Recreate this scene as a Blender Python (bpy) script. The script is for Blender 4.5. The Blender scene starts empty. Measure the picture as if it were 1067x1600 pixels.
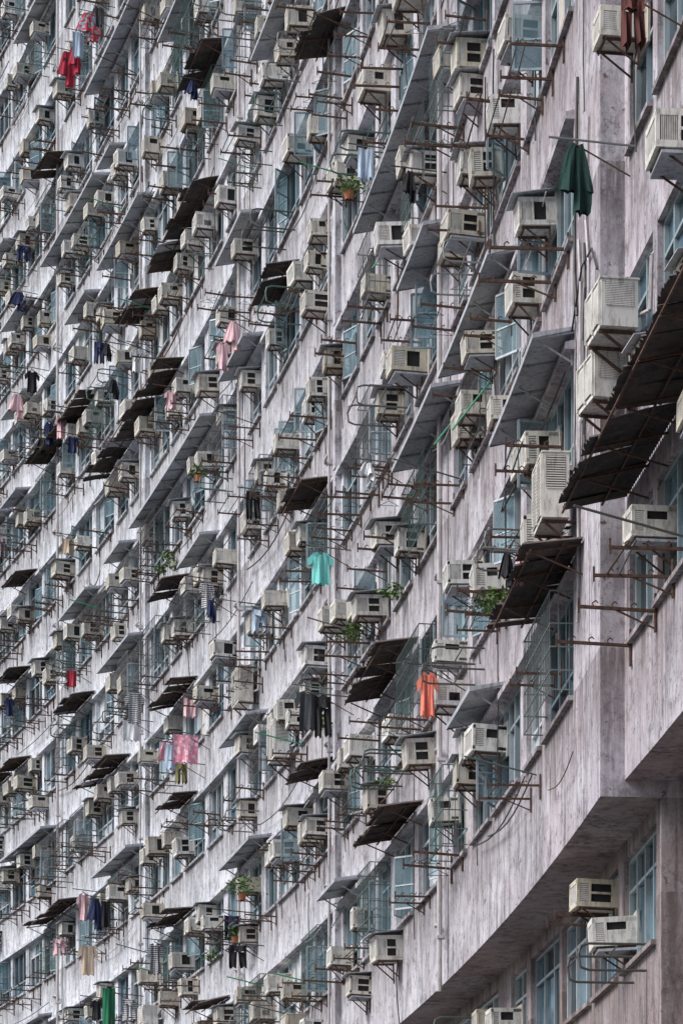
import bpy, math, random, bisect
from mathutils import Vector, Matrix
R=random.Random(11)
sc=bpy.context.scene
CAMZ=1.6; F=4500.0; YH=2300.0
# ------------------------------------------------------------------ facade plan curve
def A(x):
    if x>937: return A(937)+1.1e-3*(x-937)
    return .8e-3*x+.7e-3*x*x/2134.0
def G(x): return 122.4*math.exp(A(x)-A(900))
pts=[]
x=1175.0; XS=[]
while x>=-270:
    D=F/G(x); pts.append((D*(x-533.5)/F,D)); XS.append(x); x-=2
d=Vector(pts[0])-Vector(pts[8]); d.normalize()
ext=[tuple(Vector(pts[0])+d*k) for k in (12,9,6,3)]
pts=ext+pts; XS=[1400,1340,1290,1230]+XS
S=[0.0]
for a,b in zip(pts,pts[1:]): S.append(S[-1]+(Vector(b)-Vector(a)).length)
i0=min(range(len(XS)),key=lambda i:abs(XS[i]-937)); off=S[i0]
S=[v-off for v in S]
SMIN,SMAX=S[0],S[-1]
def P2(s):
    s=max(SMIN,min(SMAX-1e-4,s)); i=max(0,min(len(S)-2,bisect.bisect_right(S,s)-1))
    t=(s-S[i])/(S[i+1]-S[i]); a=pts[i]; b=pts[i+1]
    return Vector((a[0]+(b[0]-a[0])*t,a[1]+(b[1]-a[1])*t))
def T2(s):
    a=P2(max(SMIN,s-.4)); b=P2(min(SMAX,s+.4)); v=a-b; v.normalize(); return v
def PW(s,n,z):
    p=P2(s); t=T2(s); return Vector((p.x+t.y*n,p.y-t.x*n,z))
def sx(x):
    for i in range(len(XS)-1):
        if XS[i]>=x>=XS[i+1]:
            t=(XS[i]-x)/(XS[i]-XS[i+1]); return S[i]+t*(S[i+1]-S[i])
    return SMAX
HB=8.19+CAMZ; FH=2.95; NF=17
def sill(n): return 10.0+CAMZ+FH*n
WH=1.42
def canz(n): return 11.72+CAMZ+FH*n
ZTOP=HB+NF*FH
# ------------------------------------------------------------------ materials
def newmat(name):
    m=bpy.data.materials.new(name); m.use_nodes=True
    nt=m.node_tree; b=nt.nodes['Principled BSDF']; return m,nt,b
def N(nt,t,**k):
    n=nt.nodes.new(t)
    for a,v in k.items(): setattr(n,a,v)
    return n
def ramp(nt,stops):
    r=nt.nodes.new('ShaderNodeValToRGB'); e=r.color_ramp.elements
    while len(e)<len(stops): e.new(.5)
    for i,(p,c) in enumerate(stops):
        e[i].position=p; e[i].color=(c[0],c[1],c[2],1) if hasattr(c,'__len__') else (c,c,c,1)
    return r
def noise(nt,vec,scale,detail=4,rough=.6):
    n=N(nt,'ShaderNodeTexNoise'); n.inputs['Scale'].default_value=scale
    n.inputs['Detail'].default_value=detail; n.inputs['Roughness'].default_value=rough
    nt.links.new(vec,n.inputs['Vector']); return n.outputs['Fac']
def mapping(nt,vec,sc_,loc=(0,0,0)):
    m=N(nt,'ShaderNodeMapping'); m.inputs['Scale'].default_value=sc_; m.inputs['Location'].default_value=loc
    nt.links.new(vec,m.inputs['Vector']); return m.outputs['Vector']
def mix(nt,fac,a,b,mode='MIX'):
    m=N(nt,'ShaderNodeMix',data_type='RGBA',blend_type=mode)
    for s,v in ((0,fac),(6,a),(7,b)):
        if isinstance(v,(int,float)): m.inputs[s].default_value=v
        elif isinstance(v,tuple): m.inputs[s].default_value=(v[0],v[1],v[2],1)
        else: nt.links.new(v,m.inputs[s])
    return m.outputs[2]
def wallmat(name,c1,c2,c3,haze_grad=True):
    m,nt,b=newmat(name); L=nt.links.new
    g=N(nt,'ShaderNodeNewGeometry'); pos=g.outputs['Position']
    big=ramp(nt,[(.38,0),(.62,1)]); L(noise(nt,pos,.35,5),big.inputs[0])
    col=mix(nt,big.outputs[0],c1,c2)
    pz=ramp(nt,[(.45,0),(.60,1)]); L(noise(nt,mapping(nt,pos,(1,1,.8),(9,3,1)),1.1,10,.76),pz.inputs[0])
    col=mix(nt,pz.outputs[0],col,c3)
    if haze_grad:
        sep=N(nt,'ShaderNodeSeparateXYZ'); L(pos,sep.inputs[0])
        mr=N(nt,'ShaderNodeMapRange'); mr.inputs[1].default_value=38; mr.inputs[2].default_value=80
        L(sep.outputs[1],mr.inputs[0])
        haze_far=mix(nt,pz.outputs[0],(.57,.61,.67),(.71,.74,.79))  # distance haze painted into the wall colour, paler and bluer with depth
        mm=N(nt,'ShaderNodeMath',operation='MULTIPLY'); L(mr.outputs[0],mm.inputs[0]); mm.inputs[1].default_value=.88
        col=mix(nt,mm.outputs[0],col,haze_far)
    # grime runs
    st=ramp(nt,[(.48,1),(.57,.6),(.69,.2)]); L(noise(nt,mapping(nt,pos,(3,3,.7)),1.2,10,.78),st.inputs[0])
    col=mix(nt,.8,col,st.outputs[0],'MULTIPLY')
    st2=ramp(nt,[(.53,1),(.64,.22)]); L(noise(nt,mapping(nt,pos,(10,10,.35),(3,4,5)),1.0,3,.55),st2.inputs[0])
    brk=ramp(nt,[(.45,0),(.58,.75)]); L(noise(nt,mapping(nt,pos,(1,1,.6),(50,4,5)),.9,6,.7),brk.inputs[0])
    col=mix(nt,brk.outputs[0],col,mix(nt,1.0,col,st2.outputs[0],'MULTIPLY'))
    # blotchy mould
    mo=ramp(nt,[(.52,1),(.63,.36)]); L(noise(nt,mapping(nt,pos,(1,1,1),(31,7,2)),2.3,12,.8),mo.inputs[0])
    col=mix(nt,.85,col,mo.outputs[0],'MULTIPLY')
    # hairline cracks
    vo=N(nt,'ShaderNodeTexVoronoi',feature='DISTANCE_TO_EDGE'); vo.inputs['Scale'].default_value=1.3
    wv=N(nt,'ShaderNodeVectorMath',operation='ADD'); nn=N(nt,'ShaderNodeTexNoise'); nn.inputs['Scale'].default_value=2.5; nn.inputs['Detail'].default_value=6
    L(pos,nn.inputs['Vector']); L(pos,wv.inputs[0]); L(nn.outputs['Color'],wv.inputs[1]); L(wv.outputs[0],vo.inputs['Vector'])
    cr=ramp(nt,[(.0,.3),(.014,1)]); L(vo.outputs['Distance'],cr.inputs[0])
    col=mix(nt,.5,col,cr.outputs[0],'MULTIPLY')
    # water marks below the window bands (periodic with storey height)
    sp0=N(nt,'ShaderNodeSeparateXYZ'); L(pos,sp0.inputs[0])
    a1=N(nt,'ShaderNodeMath',operation='SUBTRACT'); L(sp0.outputs[2],a1.inputs[0]); a1.inputs[1].default_value=sill(0)-FH
    a2=N(nt,'ShaderNodeMath',operation='DIVIDE'); L(a1.outputs[0],a2.inputs[0]); a2.inputs[1].default_value=FH
    a3=N(nt,'ShaderNodeMath',operation='FRACT'); L(a2.outputs[0],a3.inputs[0])
    gr=ramp(nt,[(.58,0),(.995,1)]); L(a3.outputs[0],gr.inputs[0])
    dn=ramp(nt,[(.40,0),(.56,1)]); L(noise(nt,mapping(nt,pos,(7,7,.6),(1,8,3)),1.2,8,.75),dn.inputs[0])
    mm2=N(nt,'ShaderNodeMath',operation='MULTIPLY'); L(gr.outputs[0],mm2.inputs[0]); L(dn.outputs[0],mm2.inputs[1])
    mm3=N(nt,'ShaderNodeMath',operation='MULTIPLY'); L(mm2.outputs[0],mm3.inputs[0]); mm3.inputs[1].default_value=.85
    col=mix(nt,mm3.outputs[0],col,(.12,.10,.095))
    # peeled spots
    sp=ramp(nt,[(.595,0),(.62,1)]); L(noise(nt,pos,6.5,8,.72),sp.inputs[0])
    col=mix(nt,sp.outputs[0],col,(.15,.12,.11))
    L(col,b.inputs['Base Color']); b.inputs['Roughness'].default_value=.92
    bp=N(nt,'ShaderNodeBump'); bp.inputs['Strength'].default_value=.5; bp.inputs['Distance'].default_value=.02
    L(noise(nt,pos,9,8,.7),bp.inputs['Height']); L(bp.outputs[0],b.inputs['Normal'])
    return m
M={}
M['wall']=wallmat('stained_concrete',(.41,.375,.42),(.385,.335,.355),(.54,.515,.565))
M['wall2']=wallmat('pinkish_concrete_shaded',(.31,.255,.265),(.27,.215,.21),(.37,.33,.345),False)  # pinkish wall, darkened so the overhang's shade is in the colour
def simple(name,cols,rough=.6,metal=0,scale=6,streak=True,rnd=None,spec=.5,bump=0,dirt=(.12,.09,.07),dirtamt=.7):
    m,nt,b=newmat(name); L=nt.links.new
    tc=N(nt,'ShaderNodeNewGeometry').outputs['Position']
    r=ramp(nt,[(.35,cols[0]),(.65,cols[-1])]); L(noise(nt,tc,scale,5),r.inputs[0])
    col=r.outputs[0]
    if rnd:
        oi=N(nt,'ShaderNodeObjectInfo'); rr=ramp(nt,[(i/(len(rnd)-1),c) for i,c in enumerate(rnd)])
        rr.color_ramp.interpolation='LINEAR'
        L(oi.outputs['Random'],rr.inputs[0]); col=mix(nt,.8,col,rr.outputs[0])
    if streak:
        s=ramp(nt,[(.48,0),(.70,1)]); L(noise(nt,mapping(nt,tc,(9,9,2.2)),1.4,7,.75),s.inputs[0])
        mm=N(nt,'ShaderNodeMath',operation='MULTIPLY'); L(s.outputs[0],mm.inputs[0]); mm.inputs[1].default_value=dirtamt
        col=mix(nt,mm.outputs[0],col,dirt)
    L(col,b.inputs['Base Color']); b.inputs['Roughness'].default_value=rough; b.inputs['Metallic'].default_value=metal
    b.inputs['Specular IOR Level'].default_value=spec
    if bump:
        bp=N(nt,'ShaderNodeBump'); bp.inputs['Strength'].default_value=bump; bp.inputs['Distance'].default_value=.02
        L(noise(nt,tc,14,6),bp.inputs['Height']); L(bp.outputs[0],b.inputs['Normal'])
    return m
M['ac']=simple('ac_enamel',[(.66,.64,.59),(.74,.72,.68)],.55,rnd=[(.80,.80,.79),(.60,.55,.44),(.76,.74,.68),(.40,.33,.23),(.82,.82,.81),(.58,.54,.45),(.76,.75,.72),(.62,.56,.42),(.48,.44,.37),(.7,.68,.62)],dirtamt=.85)
M['acg']=simple('ac_grille',[(.56,.55,.51),(.68,.67,.63)],.6,dirtamt=.7)
M['acb']=simple('ac_grille_backing',[(.12,.115,.105),(.18,.17,.16)],.8,dirtamt=.6)  # dark grey backing plane behind the grille slats
M['dark']=simple('vent_dark',[(.012,.012,.013),(.025,.023,.022)],.8,streak=False)
M['frame']=simple('aluminium_frame',[(.42,.47,.50),(.52,.57,.60)],.45,.2,rnd=[(.62,.67,.70),(.20,.31,.34),(.64,.68,.70),(.09,.16,.20),(.52,.59,.62),(.24,.34,.37)],dirtamt=.55)
M['rust']=simple('rusty_iron',[(.055,.03,.022),(.14,.075,.048)],.85,.1,scale=20,dirt=(.02,.014,.012))
M['steel']=simple('dull_steel_tube',[(.12,.12,.12),(.22,.22,.22)],.5,.4,scale=9,rnd=[(.14,.14,.14),(.05,.035,.03),(.28,.29,.29),(.06,.16,.14),(.08,.06,.05)])
M['corr']=simple('rusty_corrugated_iron',[(.032,.031,.034),(.08,.072,.072)],.9,.1,scale=3,dirt=(.17,.13,.11),dirtamt=.55,bump=.4)
M['corr2']=simple('brown_corrugated_sheet',[(.055,.045,.042),(.11,.09,.083)],.9,0,scale=3,dirt=(.03,.022,.02))
M['canopy']=simple('painted_canopy',[(.34,.36,.40),(.46,.48,.52)],.8,0,scale=1.5,dirt=(.11,.098,.095),dirtamt=.9)
M['pipe']=simple('grey_pipe',[(.42,.40,.41),(.5,.48,.49)],.6,dirtamt=.7)
M['panel']=simple('painted_sheet_panel',[(.45,.46,.47),(.6,.6,.6)],.7,rnd=[(.6,.6,.6),(.35,.42,.45),(.5,.42,.34),(.7,.7,.7)],dirtamt=.8)
M['cable']=simple('black_cable',[(.02,.02,.02),(.04,.038,.035)],.6,streak=False)
M['green']=simple('green_paint_pole',[(.03,.28,.14),(.05,.33,.18)],.6,dirtamt=.3)
M['leaf']=simple('leaf',[(.04,.08,.015),(.10,.17,.03)],.6,scale=30,streak=False)
M['terra']=simple('terracotta',[(.35,.12,.05),(.45,.17,.08)],.8)
M['asphalt']=simple('asphalt',[(.045,.045,.047),(.06,.06,.06)],.9,streak=False,bump=.3)
M['pave']=simple('paving',[(.24,.23,.22),(.30,.29,.28)],.9)
def glass(name,c1,c2,rough,mixt=None,ior=1.42):
    m,nt,b=newmat(name); L=nt.links.new
    g=N(nt,'ShaderNodeNewGeometry').outputs['Position']
    r=ramp(nt,[(.4,c1),(.6,c2)]); L(noise(nt,mapping(nt,g,(1.2,1.2,.8)),1.3,3),r.inputs[0])
    L(r.outputs[0],b.inputs['Base Color']); b.inputs['Roughness'].default_value=rough; b.inputs['IOR'].default_value=ior
    if mixt:
        t=N(nt,'ShaderNodeBsdfTransparent'); t.inputs[0].default_value=(.85,.92,.93,1)
        mx=N(nt,'ShaderNodeMixShader'); mx.inputs[0].default_value=mixt
        L(b.outputs[0],mx.inputs[1]); L(t.outputs[0],mx.inputs[2]); L(mx.outputs[0],nt.nodes['Material Output'].inputs['Surface'])
    return m
M['gdark']=glass('window_glass_dark',(.006,.011,.015),(.025,.042,.055),.06)
M['gmid']=glass('window_glass_blue',(.035,.075,.10),(.13,.21,.27),.08)
M['gcurt']=glass('window_glass_curtain',(.42,.47,.51),(.60,.65,.69),.15)
M['gclear']=glass('casement_glass',(.14,.24,.29),(.26,.37,.42),.05,.55)
def cloth(name,c,c2=None,pat=None):
    m,nt,b=newmat(name); L=nt.links.new
    c2=c2 or tuple(v*.8 for v in c)
    tc=N(nt,'ShaderNodeTexCoord').outputs['Object']
    if pat=='stripe':
        w=N(nt,'ShaderNodeTexWave',bands_direction='Z'); w.inputs['Scale'].default_value=6; L(tc,w.inputs[0]); src=w.outputs['Fac']; st=[(.45,c),(.55,c2)]
    elif pat=='floral':
        v=N(nt,'ShaderNodeTexVoronoi'); v.inputs['Scale'].default_value=9; L(tc,v.inputs[0]); src=v.outputs['Distance']; st=[(.42,c2),(.5,c)]
    else:
        src=noise(nt,tc,3,3); st=[(.35,c),(.65,c2)]
    r=ramp(nt,st); L(src,r.inputs[0]); L(r.outputs[0],b.inputs['Base Color']); b.inputs['Roughness'].default_value=.95
    return m
CL={'red':cloth('red_cloth',(.42,.03,.06),(.30,.02,.04)),'floral':cloth('floral_cloth',(.5,.06,.08),(.25,.4,.5),'floral'),
'brown':cloth('brown_cloth',(.10,.03,.025)),'green':cloth('dark_green_cloth',(.008,.042,.032)),'turq':cloth('turquoise_cloth',(.20,.62,.58),(.17,.56,.53)),
'grey':cloth('charcoal_cloth',(.06,.065,.075)),'black':cloth('black_cloth',(.012,.012,.016)),'orange':cloth('coral_cloth',(.80,.24,.17),(.70,.19,.13)),
'pink':cloth('pink_floral_cloth',(.75,.28,.38),(.85,.6,.66),'floral'),'lpink':cloth('pale_pink_cloth',(.75,.50,.54)),'white':cloth('white_cloth',(.74,.76,.79)),
'navy':cloth('navy_cloth',(.02,.03,.09)),'beige':cloth('beige_cloth',(.6,.48,.36)),'stripe':cloth('striped_cloth',(.06,.06,.08),(.6,.6,.62),'stripe'),
'lblue':cloth('pale_blue_cloth',(.42,.52,.64)),'khaki':cloth('olive_cloth',(.16,.15,.06)),'tarp':cloth('green_tarp',(.02,.18,.09))}
M.update({'c_'+k:v for k,v in CL.items()})
# ------------------------------------------------------------------ mesh builder
class MB:
    def __init__(s): s.v=[]; s.f=[]; s.m=[]; s.mats=[]
    def mi(s,k):
        if k not in s.mats: s.mats.append(k)
        return s.mats.index(k)
    def poly(s,vs,k):
        b=len(s.v); s.v+= [tuple(v) for v in vs]; s.f.append(tuple(range(b,b+len(vs)))); s.m.append(s.mi(k))
    def box(s,c,d,k,mat=None):
        b=len(s.v); hx,hy,hz=d[0]/2,d[1]/2,d[2]/2
        for sx_ in (-1,1):
            for sy in (-1,1):
                for sz in (-1,1):
                    p=Vector((sx_*hx,sy*hy,sz*hz))
                    if mat is not None: p=mat@p
                    s.v.append((p.x+c[0],p.y+c[1],p.z+c[2]))
        for f in ((0,1,3,2),(4,6,7,5),(0,4,5,1),(2,3,7,6),(0,2,6,4),(1,5,7,3)):
            s.f.append(tuple(b+i for i in f)); s.m.append(s.mi(k))
    def beam(s,a,c,r,k,n=4):
        a=Vector(a); c=Vector(c); d=(c-a)
        if d.length<1e-5: return
        d.normalize(); u=d.cross(Vector((0,0,1)) if abs(d.z)<.9 else Vector((1,0,0))); u.normalize(); w=d.cross(u)
        b=len(s.v)
        for p in (a,c):
            for i in range(n):
                t=2*math.pi*(i+.5)/n; q=p+u*(math.cos(t)*r)+w*(math.sin(t)*r); s.v.append(tuple(q))
        for i in range(n):
            j=(i+1)%n; s.f.append((b+i,b+j,b+n+j,b+n+i)); s.m.append(s.mi(k))
        s.f.append(tuple(b+i for i in range(n))[::-1]); s.m.append(s.mi(k))
        s.f.append(tuple(b+n+i for i in range(n))); s.m.append(s.mi(k))
    def path(s,ps,r,k,n=5):
        for a,b in zip(ps,ps[1:]): s.beam(a,b,r,k,n)
    def mesh(s,name,smooth=False):
        me=bpy.data.meshes.new(name); me.from_pydata(s.v,[],s.f)
        for k in s.mats: me.materials.append(M[k])
        me.polygons.foreach_set('material_index',s.m)
        if smooth: me.polygons.foreach_set('use_smooth',[True]*len(s.f))
        me.update(); return me
COL=sc.collection
def obj(me,name,parent=None):
    o=bpy.data.objects.new(name,me); COL.objects.link(o)
    if parent: o.parent=parent
    return o
def place(me,name,s,z,n=0,parent=None,rz=0,scale=1,tilt=0):
    o=obj(me,name,parent); t=T2(s); p=PW(s,n,z)
    o.location=p; o.rotation_euler=(tilt,0,math.atan2(t.y,t.x)+rz); o.scale=(scale,)*3
    return o
BLD=bpy.data.objects.new('apartment_building',None); COL.objects.link(BLD)
# ------------------------------------------------------------------ window columns
WD={'A':2.3,'B':1.3,'C':1.75}
def columns(s0,s1,seed=3):
    r=random.Random(seed); c=[]; s=s0; i=0; seq='ABACBACBBA'
    while s<s1-3:
        k=seq[i%len(seq)] if r.random()<.7 else r.choice('ABC'); w=WD[k]
        c.append((s,s+w,k)); s+=w+r.choice((.22,.3,.38,.5)); i+=1
        if i%5==0: s+=.8
    return c
MAINC=columns(2.1,SMAX-1)
NEARC=[]
s=.3
for k in 'BACABAACBA':
    if s+WD[k]>-SMIN-.5: break
    NEARC.append((-(s+WD[k]),-s,k)); s+=WD[k]+(.25 if k=='B' else .55)
def strip_pts(s0,s1,cols):
    L=set([round(s0,4),round(s1,4)]); k=s0
    while k<s1: L.add(round(k,4)); k+=1.2
    for a,b,_ in cols:
        for v in (a,b):
            if s0<v<s1: L.add(round(v,4))
    return sorted(L)
def facade(name,s0,s1,cols,zb,nfl,n0,sillf,mat,wh=WH):
    B=MB(); SP=strip_pts(s0,s1,cols)
    def q(a,b,z0,z1): B.poly([PW(b,n0,z0),PW(a,n0,z0),PW(a,n0,z1),PW(b,n0,z1)],mat)
    inc=lambda a,b: any(c[0]-1e-3<=a and b<=c[1]+1e-3 for c in cols)
    for f in range(nfl):
        z0=zb if f==0 else sillf(f-1)+wh+.0
        zs=sillf(f); zt=zs+wh
        for a,b in zip(SP,SP[1:]):
            if b-a<1e-3: continue
            q(a,b,z0,zs)
            if not inc(a,b): q(a,b,zs,zt)
        for a,b,_ in cols:
            ni=n0-.18
            B.poly([PW(a,n0,zs),PW(a,ni,zs),PW(a,ni,zt),PW(a,n0,zt)],mat)
            B.poly([PW(b,n0,zs),PW(b,n0,zt),PW(b,ni,zt),PW(b,ni,zs)],mat)
            B.poly([PW(a,n0,zt),PW(a,ni,zt),PW(b,ni,zt),PW(b,n0,zt)],mat)
            B.poly([PW(a,n0,zs),PW(b,n0,zs),PW(b,ni,zs),PW(a,ni,zs)],mat)
            h=.06;o_=n0+.07
            B.poly([PW(b,o_,zs-.02-h),PW(a,o_,zs-.02-h),PW(a,o_,zs-.02),PW(b,o_,zs-.02)],mat)
            B.poly([PW(b,o_,zs-.02),PW(a,o_,zs-.02),PW(a,n0,zs-.015),PW(b,n0,zs-.015)],mat)
            B.poly([PW(b,n0,zs-.02-h),PW(a,n0,zs-.02-h),PW(a,o_,zs-.02-h),PW(b,o_,zs-.02-h)],mat)
            B.poly([PW(a,o_,zs-.02-h),PW(a,n0,zs-.02-h),PW(a,n0,zs-.02),PW(a,o_,zs-.02)],mat)
    zl=sillf(nfl-1)+wh
    for a,b in zip(SP,SP[1:]): q(a,b,zl,zl+1.2)
    return B,zl+1.2
def endface(B,s,n0,n1,z0,z1,mat):
    zz=z0
    while zz<z1-1e-3:
        z2=min(z1,zz+2.95); B.poly([PW(s,n0,zz),PW(s,n1,zz),PW(s,n1,z2),PW(s,n0,z2)],mat); zz=z2
def soffit(B,s0,s1,n0,n1,z,mat):
    k=s0
    while k<s1-1e-3:
        k2=min(s1,k+1.5); B.poly([PW(k,n0,z),PW(k,n1,z),PW(k2,n1,z),PW(k2,n0,z)],mat); k=k2
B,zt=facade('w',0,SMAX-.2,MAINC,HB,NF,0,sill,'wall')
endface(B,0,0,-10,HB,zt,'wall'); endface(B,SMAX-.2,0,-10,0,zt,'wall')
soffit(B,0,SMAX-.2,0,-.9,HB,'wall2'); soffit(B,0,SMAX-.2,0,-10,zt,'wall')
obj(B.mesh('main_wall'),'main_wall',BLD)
# slab-edge drip ledges above each window band
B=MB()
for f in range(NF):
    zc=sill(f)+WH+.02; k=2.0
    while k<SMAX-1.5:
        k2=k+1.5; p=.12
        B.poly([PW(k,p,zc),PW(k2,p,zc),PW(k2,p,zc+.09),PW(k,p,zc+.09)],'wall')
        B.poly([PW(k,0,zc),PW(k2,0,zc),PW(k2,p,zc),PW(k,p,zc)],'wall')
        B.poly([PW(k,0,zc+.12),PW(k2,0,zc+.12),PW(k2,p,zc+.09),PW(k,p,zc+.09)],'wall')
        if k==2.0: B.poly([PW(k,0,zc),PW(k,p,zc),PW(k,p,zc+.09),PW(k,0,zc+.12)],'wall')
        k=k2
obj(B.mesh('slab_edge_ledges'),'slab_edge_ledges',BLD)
gaps=[]
for (a,b,k),(a2,b2,k2) in zip(MAINC,MAINC[1:]):
    if a2-b>.9: gaps.append((b+a2)/2)
B=MB()
for gi,g in enumerate(gaps):
    if gi%2==0: continue
    for f in range(NF+1):
        zz=(sill(f-1)+WH+.16) if f else HB+.01
        z2=(sill(f)+WH) if f<NF else zt-.05; a,b,p=g-.42,g-.2,.13
        if z2<zz+.2: continue
        B.poly([PW(a,0,zz),PW(a,p,zz),PW(a,p,z2),PW(a,0,z2)],'wall'); B.poly([PW(a,p,zz),PW(b,p,zz),PW(b,p,z2),PW(a,p,z2)],'wall'); B.poly([PW(b,p,zz),PW(b,0,zz),PW(b,0,z2),PW(b,p,z2)],'wall')
        B.poly([PW(a,0,zz),PW(b,0,zz),PW(b,p,zz),PW(a,p,zz)],'wall'); B.poly([PW(a,0,z2),PW(b,0,z2),PW(b,p,z2),PW(a,p,z2)],'wall')
obj(B.mesh('party_wall_fins'),'party_wall_fins',BLD)
HN=HB+.2
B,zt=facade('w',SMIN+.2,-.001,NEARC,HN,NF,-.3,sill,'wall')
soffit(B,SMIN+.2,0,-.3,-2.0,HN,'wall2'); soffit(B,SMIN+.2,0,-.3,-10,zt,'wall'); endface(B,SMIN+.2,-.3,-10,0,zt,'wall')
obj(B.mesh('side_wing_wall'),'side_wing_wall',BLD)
lowc=[(a,b,k) for a,b,k in columns(.35,SMAX-1,5)]
lsill=lambda f: CAMZ+6.55-2.95+2.95*f
B,zt=facade('w',0,SMAX-.3,lowc,0,2,-.75,lsill,'wall2')
endface(B,0,-.75,-10,0,HB,'wall2')
obj(B.mesh('podium_wall'),'podium_wall',BLD)
lown=[(-(b),-(a),k) for a,b,k in columns(1.2,-SMIN-.5,6)]
B,zt=facade('w',SMIN+.3,-.002,lown,0,2,-1.7,lsill,'wall2')
obj(B.mesh('podium_side_wall'),'podium_side_wall',BLD)
# ------------------------------------------------------------------ windows
def window(kind,seed,H=WH,casem=.22,cage=True,dark=False):
    W=WD[kind]; r=random.Random(seed); B=MB(); y=.10
    npan={'A':r.choice((3,4,5)),'B':2,'C':3}[kind]
    fw=.05
    B.box((0,y,fw/2),(W,.06,fw),'frame'); B.box((0,y,H-fw/2),(W,.06,fw),'frame')
    tr=.42 if r.random()<.6 else H-.42
    B.box((0,y,tr),(W-.01,.055,.045),'frame')
    pw=W/npan
    for i in range(npan+1):
        xx=-W/2+i*pw; xx=max(-W/2+.026,min(W/2-.026,xx)); B.box((xx,y,H/2),(.05,.065,H-.012),'frame')
    blank=r.randrange(npan) if r.random()<.3 else -1
    for i in range(npan):
        a=-W/2+i*pw; b=a+pw
        if i==blank:
            B.box(((a+b)/2,y,H/2),(pw-.05,.03,H-.1),'panel'); continue
        for (z0,z1) in ((.03,tr),(tr,H-.03)):
            k=r.choice(['gdark','gdark','gmid','gcurt','gdark','gmid','gdark'])
            if dark: k=r.choice(('gdark','gmid'))
            t1=r.uniform(-.012,.012); t2=r.uniform(-.012,.012)
            B.poly([(a,y+.02+t1,z0),(b,y+.02-t1,z0),(b,y+.02-t1+t2,z1),(a,y+.02+t1+t2,z1)],k)
    big=(tr<H/2); z0,z1=(tr+.02,H-.06) if big else (.06,tr-.02)
    for i in range(npan):
        if i!=blank and r.random()<casem:
            side=r.choice((-1,1)); hx=-W/2+(i+(0 if side<0 else 1))*pw
            ang=math.radians(r.choice((18,25,35,50,80)))
            w=min(pw-.05,.44)
            dx=math.cos(ang)*(1 if side<0 else -1); dy=-math.sin(ang)
            p0=Vector((hx,.05,0)); p1=Vector((hx+dx*w,.05+dy*w,0))
            def pt(p,z): return (p.x,p.y,z)
            for zz in (z0,z1): B.beam(pt(p0,zz),pt(p1,zz),.022,'frame')
            for p in (p0,p1): B.beam(pt(p,z0),pt(p,z1),.024,'frame')
            if z1-z0>.8: B.beam(pt(p0,z0+.45*(z1-z0)),pt(p1,z0+.45*(z1-z0)),.015,'frame')
            B.poly([pt(p0,z0),pt(p1,z0),pt(p1,z1),pt(p0,z1)],'gclear')
    if cage and seed%5==0:
        dp=r.choice((.18,.3,.4))
        for zz in (.05,.3,.6,.9,H-.1):
            B.path([(-W/2,.02,zz),(-W/2,-dp,zz),(W/2,-dp,zz),(W/2,.02,zz)],.011,'steel',4)
        k=-W/2
        while k<=W/2+.01: B.beam((k,-dp,.05),(k,-dp,H-.1),.008,'steel'); k+=.13
        for yy in (-.1,-.2,-.3):
            if -yy<dp:
                for s_ in (-1,1): B.beam((s_*W/2,yy,.05),(s_*W/2,yy,H-.1),.008,'steel')
    return B.mesh('window_'+kind)
WIN={'A':[window('A',i) for i in range(1,19)],'B':[window('B',i+40) for i in range(1,14)],'C':[window('C',i+80) for i in range(1,14)]}
WINP={k:[window(k,i+200,casem=0,cage=False,dark=True) for i in range(3)] for k in 'ABC'}
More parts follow.
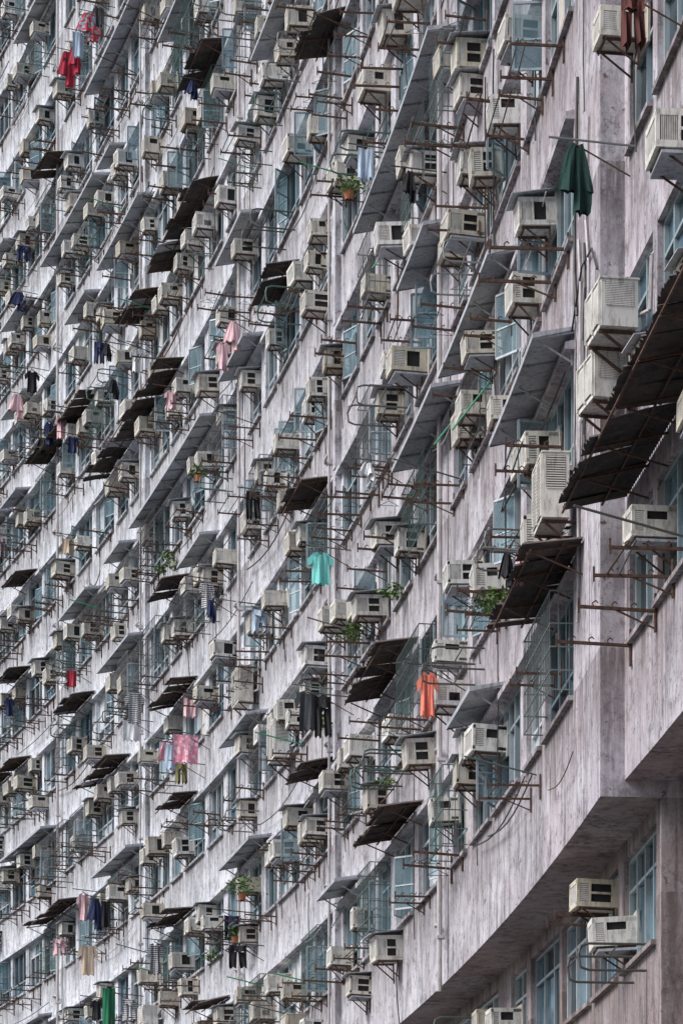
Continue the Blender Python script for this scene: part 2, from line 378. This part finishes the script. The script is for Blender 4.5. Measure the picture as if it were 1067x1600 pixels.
# ------------------------------------------------------------------ air conditioners
def ac(seed):
    r=random.Random(seed); B=MB()
    w=r.choice((.42,.46,.54)); d=r.uniform(.36,.54); h=r.choice((.34,.37,.41)); yb=.12; yo=-d
    cy=(yb+yo)/2; dd=yb-yo
    t=.02
    B.box((0,cy,h-t/2),(w,dd,t),'ac'); B.box((0,cy,t/2),(w,dd,t),'ac')
    B.box((0,cy,h/2),(w-.05,dd-.05,h-.042),'dark')
    flip=seed%3==1
    for s_ in (-1,1):
        X=s_*(w/2-.008)
        B.box((X,yb-.09,h/2),(.016,.18,h-2*t),'ac')
        B.box((X,yo+.02,h/2),(.016,.04,h-2*t),'ac')
        B.box((X,cy,t+.022),(.016,dd-.01,.045),'ac'); B.box((X,cy,h-t-.022),(.016,dd-.01,.045),'ac')
        m1=yo+.04+(d-.13)*(.5 if not flip else .35)
        m2=yb-.17
        B.box((X,m1,h/2),(.018,.03,h-2*t),'ac')
        if seed%3!=2: B.box((X,(m1+m2)/2,h*.5),(.014,m2-m1,.03),'ac')
        if seed%4==1: B.box((X,(m1+m2)/2,h*.3),(.012,m2-m1,h*.4),'ac')
        if seed%7==3: B.box((X,(m1+m2)/2,h*.5),(.012,m2-m1,h*.8),'ac')
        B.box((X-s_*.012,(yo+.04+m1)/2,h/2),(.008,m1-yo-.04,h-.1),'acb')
        n=9
        for i in range(n):
            if seed%2:
                zz=t+.05+(h-2*t-.1)*(i+.5)/n
                B.box((X-s_*.002,(yo+.04+m1)/2,zz),(.014,m1-yo-.04,.017),'acg')
            else:
                yy=yo+.05+(m1-yo-.07)*(i+.5)/n
                B.box((X-s_*.002,yy,h/2),(.014,.011,h-.1),'acg')
    Y=yo+.008
    for zz in (t+.02,h-t-.02): B.box((0,Y,zz),(w-.034,.016,.042),'ac')
    for xx in (-1,1): B.box((xx*(w/2-.035),Y,h/2),(.036,.016,h-2*t),'ac')
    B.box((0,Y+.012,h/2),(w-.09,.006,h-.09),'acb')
    k=-w/2+.06
    while k<w/2-.05: B.box((k,Y+.004,h/2),(.012,.012,h-.1),'acg'); k+=.024
    for xx in (-w/2+.05,w/2-.05):
        B.beam((xx,.0,-.02),(xx,yo+.04,-.02),.018,'rust'); B.beam((xx,0,-.3),(xx,yo+.1,-.03),.013,'rust'); B.beam((xx,-.012,-.34),(xx,-.012,0),.015,'rust')
    B.beam((-w/2,yo+.07,-.025),(w/2,yo+.07,-.025),.014,'rust')
    if seed%4==0:
        B.box((0,cy-.05,h+.06),(w+.14,dd+.1,.012),'canopy',Matrix.Rotation(.12,3,'X'))
    if seed%5==1:
        B.box((0,cy,-.05),(w+.04,dd-.1,.03),'canopy')
    if seed%3==0:
        B.path([(w/2-.1,0,.05),(w/2-.08,-.06,-.3),(w/2-.06,-.05,-.9),(w/2,-.04,-1.3)],.011,'cable')
    B.box((0,.085,h/2),(w+.1,.03,h+.12),'panel')
    return B.mesh('window_air_conditioner')
ACS=[ac(i) for i in range(20)]
def condenser(w=.82,h=.62,d=.32,fan=True):
    B=MB(); y0=-.15
    B.box((0,y0-d/2,h/2),(w,d,h),'ac')
    cx=-.1; cz=h/2; rr=h*.41; Y=y0-d-.004
    if fan:
        ring=[(cx+math.cos(t)*rr,Y,cz+math.sin(t)*rr) for t in [i*math.pi/12 for i in range(24)]]
        B.poly(ring[::-1],'dark')
        for q in (1,.75,.5,.25):
            p=[(cx+math.cos(t)*rr*q,Y-.015,cz+math.sin(t)*rr*q) for t in [i*math.pi/10 for i in range(21)]]; B.path(p,.006,'acg',3)
        for i in range(8):
            t=i*math.pi/8; B.beam((cx-math.cos(t)*rr,Y-.018,cz-math.sin(t)*rr),(cx+math.cos(t)*rr,Y-.018,cz+math.sin(t)*rr),.004,'acg')
    else:
        B.box((0,Y,h/2),(w-.1,.008,h-.1),'acb')
        for i in range(16): B.box((0,Y-.008,.07+i*(h-.14)/15),(w-.08,.012,.018),'acg')
        for xx in (-w/2+.04,0,w/2-.04): B.box((xx,Y-.012,h/2),(.03,.02,h-.04),'ac')
    for s_ in (-1,1):
        for i in range(14): B.box((s_*(w/2+.005),y0-d/2,h*.45+i*(h*.48)/13),(.01,d-.1,.012),'ac')
        B.box((s_*(w/2+.0015),y0-d/2,h*.7),(.003,d-.09,h*.5),'acb')
    B.box((0,y0-d/2,h+.008),(w+.03,d+.03,.02),'ac')
    for xx in (-w/2+.1,w/2-.1):
        B.beam((xx,0,-.025),(xx,y0-d,-.025),.022,'rust'); B.beam((xx,0,-.4),(xx,y0-d+.05,-.04),.018,'rust')
    B.path([(w/2-.1,y0,h*.3),(w/2+.1,-.05,h*.3),(w/2+.15,-.04,h*1.4),(w/2+.15,.05,h*1.6)],.025,'pipe',6)
    return B.mesh('outdoor_condenser')
COND=condenser(); COND2=condenser(.8,.82,.34,False); COND3=condenser(.66,.5,.4,False)
# ------------------------------------------------------------------ laundry racks
def rack(seed):
    r=random.Random(seed); B=MB(); W=r.choice((.7,1.0,1.4)); L=r.uniform(.7,1.0); k='rust'
    up=r.uniform(-.05,.05)
    if seed%6<5:
        for xx in (-W/2,W/2):
            B.box((xx,-.012,-.02),(.06,.02,.44),k); B.beam((xx,0,0),(xx,-L,up),.024,k)
            B.beam((xx,-L,up-.07),(xx,-L,up+.1),.016,k)
            if r.random()<.3: B.beam((xx,-.02,-.2),(xx,-L*.55,up*.5),.013,k)
            for q in (.3,.55,.8):
                y=-L*q; B.path([(xx,y,up*q),(xx,y-.02,up*q+.05),(xx,y+.02,up*q+.08),(xx,y+.045,up*q+.05)],.009,k,3)
        for q in r.sample((.32,.5,.68,.84,.97),r.choice((0,1,2,2))):
            e1=r.uniform(.02,.2); e2=r.uniform(.02,.2); B.beam((-W/2-e1,-L*q,up*q+.03+r.uniform(-.02,.02)),(W/2+e2,-L*q+r.uniform(-.05,.05),up*q+.03),.013,r.choice(('steel','steel',k)),5)
    else:
        for xx in (-W/2,W/2):
            B.path([(xx,0,.15),(xx,-L*.85,.15),(xx,-L*.97,.11),(xx,-L,0),(xx,-L*.97,-.18),(xx,-L*.85,-.22),(xx,0,-.22)],.018,'steel',6)
        for q,z in ((.4,.15),(.98,.0),(.4,-.22)): B.beam((-W/2,-L*q,z),(W/2,-L*q,z),.013,'steel',5)
    if seed%8==0:
        B.beam((0,.02,.3),(r.uniform(-.3,.3),-L-.35,.55),.016,r.choice(('steel','green','rust')),6)
    if seed%4==1:
        for i in range(r.choice((2,3))):
            y=-L*r.uniform(.3,.9); x_=r.uniform(-W/2,W/2); B.path([(x_,y,.03),(x_,y,-.05),(x_,y-.18,-.14),(x_,y+.18,-.14),(x_,y,-.05)],.006,'cable',3)
    return B.mesh('laundry_rack')
RK=[rack(i) for i in range(24)]
# ------------------------------------------------------------------ awnings
def corrugated(sn,sf,z,n0=0,proj=.75,drop=.14,mat='corr',seed=0,name='corrugated_awning'):
    r=random.Random(seed); B=MB(); s=sn
    while s<sf-.05:
        e=min(sf,s+r.uniform(.6,.9)); pj=proj+r.uniform(-.10,.07); dz=r.uniform(-.04,.04); dr=drop+r.uniform(-.05,.06)
        zz=z+r.choice((0,.012,.024)); k=s-.03; i=0; prev=None
        mm=mat if r.random()<.72 else ('corr2' if mat=='corr' else 'corr')
        if r.random()<.07: mm='canopy'
        while k<=e+.03:
            a=.018*(1 if i%2 else -1); jag=r.uniform(-.03,.02)
            cur=(PW(k,n0+.01,zz+a),PW(k,n0+pj*.5,zz-dr*.45+a+dz*.3),PW(k,n0+pj+jag,zz-dr+a+dz))
            if prev: B.poly([prev[0],cur[0],cur[1],prev[1]],mm); B.poly([prev[1],cur[1],cur[2],prev[2]],mm)
            prev=cur; k+=.05; i+=1
        s=e
    k=sn+.1
    while k<sf:
        B.beam(PW(k,n0,z-.04),PW(k,n0+proj*.95,z-drop-.035),.018,'rust'); B.beam(PW(k,n0,z-.42),PW(k,n0+proj*.8,z-drop-.04),.014,'rust'); k+=r.uniform(1.0,1.5)
    for q in (.35,.9): B.beam(PW(sn,n0+proj*q,z-.03-drop*q),PW(sf,n0+proj*q,z-.03-drop*q),.016,'rust')
    return obj(B.mesh(name),name)
def canopy(sn,sf,z,n0=0,proj=.55,seed=0):
    r=random.Random(seed); B=MB(); t=.045; dr=.10; n=max(1,int((sf-sn)/.8))
    g=[sn+(sf-sn)*i/n for i in range(n+1)]
    for a,b in zip(g,g[1:]):
        w1,w2,f1,f2=PW(a,n0,z),PW(b,n0,z),PW(a,n0+proj,z-dr),PW(b,n0+proj,z-dr); u=Vector((0,0,-t))
        B.poly([w1,w2,f2,f1],'canopy'); B.poly([w1+u,f1+u,f2+u,w2+u],'canopy'); B.poly([f1,f2,f2+u*1.6,f1+u*1.6],'canopy')
        B.beam(PW(a+.03,n0,z-t-.02),PW(a+.03,n0+proj-.03,z-dr-t-.02),.02,'canopy')
    for a in (sn,sf):
        w1,f1=PW(a,n0,z),PW(a,n0+proj,z-dr); u=Vector((0,0,-t)); B.poly([w1,f1,f1+u*1.6,w1+u],'canopy')
    k=sn+.15
    while k<sf:
        B.beam(PW(k,n0,z-.42),PW(k,n0+proj*.85,z-dr-t),.016,'canopy'); B.beam(PW(k,n0+.02,z-.45),PW(k,n0+.02,z-t),.016,'canopy'); k+=1.6
    return obj(B.mesh('window_canopy'),'window_canopy')
DK=[(532,1065,655,955),(760,1015,912,865),(548,1320,662,1222),(443,1238,525,1158),(445,805,520,703),(385,515,470,395),(130,768,290,540),
(40,752,157,632),(180,555,255,470),(225,470,345,265),(278,215,358,100),(228,1105,310,1040),(115,1228,205,1165),(0,950,60,885),(228,945,298,875),
(238,1278,310,1222),(80,1110,150,1060),(228,1450,305,1400),(38,1450,130,1385),(0,1085,50,1030),(0,1215,50,1165),(50,365,110,290),(480,70,545,0),(-60,1330,20,1270),
(285,1600,360,1550)]
LT=[(762,697,898,507),(550,350,720,0),(618,430,712,275),(335,440,412,333),(340,615,415,510),(695,1130,790,1020),(340,1165,420,1095),
(340,1350,425,1295),(515,1385,565,1335),(610,690,725,550),(90,975,160,880),(0,740,60,640),(0,560,60,480),(150,480,245,330),(245,160,330,0),(390,175,470,20),
(200,830,345,575),(180,860,215,800),(0,430,30,380),(150,350,200,250),(60,1000,130,905),(150,1040,230,960),(0,800,50,740),(100,600,160,510),(20,160,90,40)]
USED={}
def span(x1,y1,x2,y2,proj):
    h=(YH-y2)/G(x2); n=round((h-11.85)/FH); sn=sx(x2)
    return sn,sx(x1+proj*G(x1+.7*G(x1))),n
def isfree(n,a,b): return all(b<u or a>v for u,v in USED.get(n,[]))
for i,q in enumerate(DK):
    a,b,n=span(*q,.75)
    if b<a+1.6: b=a+2.2
    if n<0: continue
    USED.setdefault(n,[]).append((a-.1,b+.1)); corrugated(a,b,canz(n),proj=.75,seed=i,mat='corr' if i%4 else 'corr2')
for i,q in enumerate(LT):
    a,b,n=span(*q,.55)
    if b<a+1: b=a+2
    if n<0 or not isfree(n,a,b): continue
    USED.setdefault(n,[]).append((a-.1,b+.1)); canopy(a,b,canz(n),seed=i)
S450=sx(450)
for n in range(NF):
    s=3+R.uniform(0,6)
    while s<SMAX-5:
        L=R.uniform(2.4,8); p=.16 if s<S450 else .7
        if R.random()<p and isfree(n,s,s+L):
            USED.setdefault(n,[]).append((s-.1,s+L+.1))
            if R.random()<.95 or s<S450: canopy(s,s+L,canz(n)+R.uniform(-.03,.08),proj=R.uniform(.42,.62),seed=R.random())
            else: corrugated(s,s+L,canz(n),proj=R.uniform(.55,.75),seed=R.random())
        s+=L+R.uniform(.3,2)
corrugated(-7.5,-.15,canz(0)+.05,n0=-.3,proj=.88,drop=.2,seed=91)
# ------------------------------------------------------------------ populate
def populate(cols,n0,nfl,sillf,dense=1,wins=WIN,rk=1):
    for f in range(nfl):
        for ci,(a,b,k) in enumerate(cols):
            z=sillf(f); c=(a+b)/2; W=b-a
            nr=(c<S450)
            place(R.choice(wins[k]),'window',c,z,n0,BLD)
            def putac(s_,zz): place(R.choice(ACS),'window_air_conditioner',s_,zz,n0+R.uniform(-.06,.08),scale=R.uniform(.9,1.1),rz=R.uniform(-.07,.07),tilt=R.uniform(-.04,.07))
            def zac(): return z+(R.uniform(.72,1.0) if R.random()<.5 else R.uniform(.1,.7))
            if k!='B':
                if R.random()<.72*dense: putac(b-R.uniform(.3,.6),zac())
                if R.random()<.42*dense: putac(a+R.uniform(.3,.5),zac())
                if R.random()<.14: putac(c+R.uniform(-.5,.5),z-R.uniform(.45,.9))
            else:
                if R.random()<.74*dense: putac(c+R.uniform(-.35,.35),zac())
                if R.random()<.14: putac(c,z-R.uniform(.45,.85))
            if R.random()<(.85 if k!='B' else .6)*dense*rk:
                place(R.choice(RK),'laundry_rack',c+R.uniform(-.3,.3),z+R.choice((-.15,-.1,-.05,.0,.5,.9)),n0+.01,scale=R.uniform(.8,1.05))
            if R.random()<(.2 if nr else .45)*dense*rk:
                place(R.choice(RK),'laundry_rack',c+R.uniform(-.5,.5),z-R.uniform(.15,.6),n0+.01,scale=R.uniform(.75,.95))
            if R.random()<.016: place(R.choice((COND,COND2,COND3)),'outdoor_condenser',c+R.uniform(-.4,.4),z-R.uniform(.6,1),n0)
populate(MAINC,0,NF,sill)
populate(NEARC,-.3,1,sill,.9,WINP)
populate(NEARC,-.3,NF-6,lambda f:sill(f+1),.06,WINP)
populate(lowc,-.75,2,lsill,.95,WINP,.6)
populate(lown,-1.7,2,lsill,.6,WINP)
place(COND3,'outdoor_condenser',-1.1,13.3+CAMZ,-.3,rz=.05,scale=1.1); place(COND3,'outdoor_condenser',-.45,12.72+CAMZ,-.3,rz=.1,scale=1.05)
for (x,y,me) in ((870,825,COND2),(440,1190,COND2)):
    xw=x+.25*G(x); place(me,'outdoor_condenser',sx(xw),(YH-y)/G(min(xw,960))+CAMZ,0)
place(ACS[6],'window_air_conditioner',-4.2,(YH-200)/150+CAMZ,-.3,scale=1.1)
# ------------------------------------------------------------------ pipes and cables
B=MB()
for gi,g in enumerate(gaps):
    for dx,r_ in ((-.05,.045),(.12,.028)):
        if (gi+(dx>0))%2: continue
        B.beam(PW(g+dx,.15,HB-.2),PW(g+dx,.15,ZTOP),r_,'pipe',8)
        for f in range(NF):
            B.box(PW(g+dx,.12,HB+f*FH+.7),(.14,.14,.05),'pipe')
            if R.random()<.7:
                B.path([PW(g+dx,.15,sill(f)-.9),PW(g+dx+.8,.07,sill(f)-.75),PW(g+dx+1.1,.02,sill(f)-.72)],.03,'pipe',6)
obj(B.mesh('drain_pipes'),'drain_pipes',BLD)
B=MB()
for i in range(340):
    s=R.uniform(1,SMAX-6)**1.0; z=sill(R.randrange(NF))+R.choice((-.25,-.4,1.3,1.35,1.2,-.9)); L=R.uniform(1,6); sag=R.uniform(.03,.3); nn=R.uniform(.1,.14)
    if R.random()<.35: p=[PW(s+R.uniform(-.05,.05),nn,z+1-j*.5+0) for j in range(R.randint(3,7))]
    else: p=[PW(s+L*j/7,nn,z-sag*math.sin(math.pi*j/7)) for j in range(8)]
    B.path(p,R.choice((.008,.012,.016)),R.choice(('cable','cable','pipe','rust')),4)
for k in range(9):
    s=R.uniform(.2,1.9); z=HB+R.uniform(0,10)
    B.path([PW(s+R.uniform(-.15,.15),.03,z+j*.6) for j in range(6)],R.choice((.01,.02)),R.choice(('cable','pipe')),5)
B.path([PW(2.0,.04,14.6+CAMZ),PW(1.2,.04,15.1+CAMZ),PW(.4,.04,15.0+CAMZ),PW(.05,.03,14.6+CAMZ)],.014,'cable')
obj(B.mesh('facade_cables'),'facade_cables',BLD)
# ------------------------------------------------------------------ laundry
def garment(kind,col,w,h,seed=0):
    """hangs in the local y-z plane (on a pole pointing out of the wall)"""
    r=random.Random(seed); B=MB(); k='c_'+col; ph=r.uniform(0,6)
    def fold(u,v): return .035*math.sin(u*9+ph)*v+.02*math.sin(u*19+ph*2+v*3)*v
    def grid(l,rg,z0,z1,nu=10,nv=8):
        for layer in (0,1):
            P=[[Vector((fold(u/nu,.3+v/nv)*(1 if layer else .6)+(.05 if layer else -.03)*math.sin(math.pi*u/nu)*(v/nv*.8+.2), l(v/nv)+(rg(v/nv)-l(v/nv))*u/nu, z0+(z1-z0)*v/nv+(.03*math.sin(u*1.9+ph) if v==nv else 0)-(.02*math.sin(math.pi*u/nu) if v==0 else 0))) for u in range(nu+1)] for v in range(nv+1)]
            for v in range(nv):
                for u in range(nu): B.poly([P[v][u],P[v][u+1],P[v+1][u+1],P[v+1][u]],k)
    if kind=='shirt':
        b=w*.34
        grid(lambda t:-b*(1-.15*(1-t)),lambda t:b*(1-.15*(1-t)),0,-h)
        for s_ in (-1,1):
            for layer in (-.02,.025):
                B.poly([(layer,s_*b*.8,0),(layer,s_*w*.5,-h*.2),(layer+.02,s_*w*.47,-h*.42),(layer+.02,s_*b*.96,-h*.34)],k)
                B.poly([(layer,s_*b*.3,.025),(layer,s_*b*.85,0),(layer,s_*b*.9,-.05),(layer,s_*b*.2,-.03)],k)
        B.path([(0,-b,-.01),(0,0,.06),(0,b,-.01)],.007,'cable',3); B.path([(0,0,.06),(0,0,.13)],.006,'cable',3)
    elif kind=='trousers':
        grid(lambda t:-w/2,lambda t:w/2,0,-h*.3,8,3)
        grid(lambda t:-w/2*(1+.05*t),lambda t:-.01-w*.06*t,-h*.28,-h,5,7); grid(lambda t:.01+w*.06*t,lambda t:w/2*(1+.05*t),-h*.28,-h*.97,5,7)
    elif kind=='drape':
        grid(lambda t:-w*(.16+.34*t**.7),lambda t:w*(.14+.24*t),0,-h*.7); grid(lambda t:-w*(.05+.05*t),lambda t:w*(.16+.18*math.sin(2.2*t)),-.04,-h,7,8)
    else:
        grid(lambda t:-w/2,lambda t:w/2*(1-.05*t),0,-h,14,8)
    return B.mesh(kind,True)
POLE={}
def pole(L,col):
    if (L,col) not in POLE:
        B=MB(); B.beam((0,.05,0),(0,-L,.06),.014,col,6); B.beam((0,0,-.35),(0,-L*.7,0),.01,'rust'); POLE[(L,col)]=B.mesh('clothes_pole')
    return POLE[(L,col)]
def hang(x,yt,kind,col,wpx,hpx,n0=0,nm=None):
    g0=G(min(x,960)); dist=.62; g=g0
    for _ in range(4):
        xw=x+dist*g; g=G(min(xw,985))
    s=sx(xw) if n0==0 else sx(x+(dist-.3)*g)
    z=(YH-yt)/g+CAMZ
    w,h=wpx/g,hpx/g
    place(garment(kind,col,w,h,int(x)),nm or {'shirt':'hanging_shirt','trousers':'hanging_trousers','drape':'hanging_cloth','sheet':'hanging_towel'}[kind],s,z,n0+dist)
    place(pole(.95,'steel'),'clothes_pole',s,z+(.1 if kind=='shirt' else 0),n0)
    return s,z
for q in [(140,25,'drape','floral',46,45),(122,55,'sheet','lblue',18,40),(105,85,'drape','red',32,55),(118,75,'drape','red',24,45),
 (500,868,'shirt','turq',42,48),(480,1085,'shirt','grey',42,58),(504,1090,'trousers','black',26,64),(667,1055,'shirt','orange',34,68),
 (290,1150,'sheet','pink',40,45),(268,1165,'sheet','lblue',22,40),(283,1195,'trousers','khaki',18,32),(262,1160,'drape','pink',36,45),
 (50,585,'shirt','black',24,32),(365,505,'drape','lpink',34,48),(348,540,'shirt','lpink',22,42),(215,548,'shirt','white',26,38),(155,538,'trousers','navy',16,34),(168,540,'drape','black',18,28),
 (28,620,'drape','lpink',32,38),(95,655,'shirt','lpink',18,34),(77,665,'shirt','navy',18,34),(65,690,'drape','black',18,22),(112,1050,'sheet','red',15,26),(210,1085,'shirt','stripe',32,48),(205,1128,'sheet','white',28,32),
 (371,1478,'trousers','black',28,36),(137,1480,'shirt','beige',32,45),(242,1478,'shirt','stripe',26,46),(170,1545,'sheet','tarp',20,70),
 (792,865,'drape','black',30,56),(810,870,'sheet','lpink',14,45),(571,235,'sheet','lblue',26,50),(395,770,'trousers','black',22,44),(130,1400,'shirt','lpink',22,40),(150,1405,'drape','navy',30,50),
 (165,1410,'sheet','black',14,40),(300,130,'drape','navy',26,30),(640,270,'drape','black',26,50),(575,725,'drape','white',34,30),(30,460,'drape','navy',36,30),(330,940,'drape','navy',18,36),
 (900,228,'drape','green',66,110)]:
    hang(*q)
hang(990,115,'trousers','brown',34,78,n0=-.3)
for i in range(40):
    n=R.randrange(1,NF); s=R.uniform(sx(520),SMAX-6)
    c=R.choice(('white','navy','black','grey','lblue','lpink','beige','stripe','white','navy'))
    kd=R.choice(('shirt','shirt','trousers','sheet','drape'))
    z=sill(n)+R.uniform(.1,.9)
    place(garment(kd,c,R.uniform(.35,.5),R.uniform(.45,.65),i),'hanging_'+('shirt' if kd=='shirt' else 'trousers' if kd=='trousers' else 'cloth'),s,z,.5); place(pole(1.0,'rust'),'clothes_pole',s,z+.08,0)
# ------------------------------------------------------------------ plants
def plant(pot,seed,sz=.3):
    r=random.Random(seed); B=MB()
    if pot:
        n=10; rs=((0,.07),(.13,.1),(.15,.11),(.15,.095))
        for (z0,r0),(z1,r1) in zip(rs,rs[1:]):
            for i in range(n):
                a=2*math.pi*i/n; b=2*math.pi*(i+1)/n
                B.poly([(r0*math.cos(a),r0*math.sin(a),z0),(r0*math.cos(b),r0*math.sin(b),z0),(r1*math.cos(b),r1*math.sin(b),z1),(r1*math.cos(a),r1*math.sin(a),z1)],'terra')
        B.poly([(.09*math.cos(i*.63),.09*math.sin(i*.63),.14) for i in range(10)],'dark')
        B.beam((0,.45,-.02),(0,-.15,-.02),.012,'rust'); B.beam((-.12,0,-.012),(.12,0,-.012),.012,'rust')
    for i in range(int(90*sz/.3)):
        a=r.uniform(0,6.28); e=r.uniform(.1,1.4); L=r.uniform(.3,1)*sz
        tip=Vector((math.cos(a)*math.cos(e)*L,math.sin(a)*math.cos(e)*L,.14+math.sin(e)*L))
        if i%5==0: B.beam((0,0,.1),tip,.003,'leaf',3)
        u=Vector((r.uniform(-1,1),r.uniform(-1,1),r.uniform(-1,1))).normalized()*.03; d_=Vector((r.uniform(-1,1),r.uniform(-1,1),r.uniform(-.6,.6))).normalized()*.06
        B.poly([tip-d_,tip+u,tip+d_,tip-u],'leaf')
    return B.mesh('plant')
def putplant(x,y,pot,sz,nn=.45,name='potted_plant'):
    g=G(x)
    for _ in range(3): xw=x+nn*g; g=G(min(xw,960))
    place(plant(pot,int(x),sz),name,sx(xw),(YH-y)/g+CAMZ,nn)
putplant(544,315,True,.38); putplant(378,1408,True,.5); putplant(368,1475,True,.35); putplant(310,755,True,.3)
for x,y in ((262,885),(545,1015),(612,948),(765,975),(500,1150),(600,1245),(860,855),(330,1510)): putplant(x,y,False,.3,.25,'wild_shrub')
for x,y in ((270,900),(250,905),(555,1000),(775,960)): putplant(x,y,False,.25,.35,'wild_shrub')
B=MB()
for (x,y) in ((600,370),(735,615),(705,640)):
    g=G(x+40); s=sx(x+40); z=(YH-y)/g+CAMZ
    B.beam(PW(s,0,z+.3),PW(s+.5,.6,z-.4),.016,'green',6)
obj(B.mesh('green_pole'),'green_pole')
# ------------------------------------------------------------------ ground
B=MB(); B.poly([(-900,-900,0),(900,-900,0),(900,900,0),(-900,900,0)],'asphalt'); obj(B.mesh('ground'),'ground')
B=MB(); k=SMIN
while k<SMAX-1:
    k2=k+2
    for a,b,za,zb in ((-3,2.2,.13,.13),(2.2,2.2,.13,0)):
        B.poly([PW(k,a,za),PW(k2,a,za),PW(k2,b,zb),PW(k,b,zb)],'pave')
    k=k2
obj(B.mesh('pavement'),'pavement')
# ------------------------------------------------------------------ light, camera
w=bpy.data.worlds.new('World'); sc.world=w; w.use_nodes=True; nt=w.node_tree
sky=nt.nodes.new('ShaderNodeTexSky'); sky.sky_type='NISHITA'; sky.sun_disc=False
sky.sun_elevation=math.radians(47); sky.sun_rotation=math.radians(250); sky.dust_density=3; sky.air_density=1.0; sky.ozone_density=1.5
nt.links.new(sky.outputs[0],nt.nodes['Background'].inputs[0]); nt.nodes['Background'].inputs[1].default_value=.14
sd=bpy.data.lights.new('sun','SUN'); sd.energy=4.0; sd.angle=math.radians(28); sd.color=(1,.975,.96)
so=bpy.data.objects.new('sun',sd); COL.objects.link(so)
el=math.radians(47); az=math.radians(250); dirv=Vector((math.sin(az)*math.cos(el),math.cos(az)*math.cos(el),math.sin(el)))
so.rotation_euler=dirv.to_track_quat('Z','Y').to_euler(); so.location=(-20,-10,60)
cd=bpy.data.cameras.new('camera'); cam=bpy.data.objects.new('camera',cd); COL.objects.link(cam)
cd.sensor_fit='VERTICAL'; cd.sensor_height=36; cd.lens=F*36/1600; cd.shift_y=(YH-800)/1600; cd.clip_end=3000
cam.location=(0,0,CAMZ); cam.rotation_euler=(math.radians(90),0,0); sc.camera=cam
sc.view_settings.view_transform='Standard'; sc.view_settings.look='None'; sc.view_settings.exposure=0
print('objects',len(bpy.data.objects))
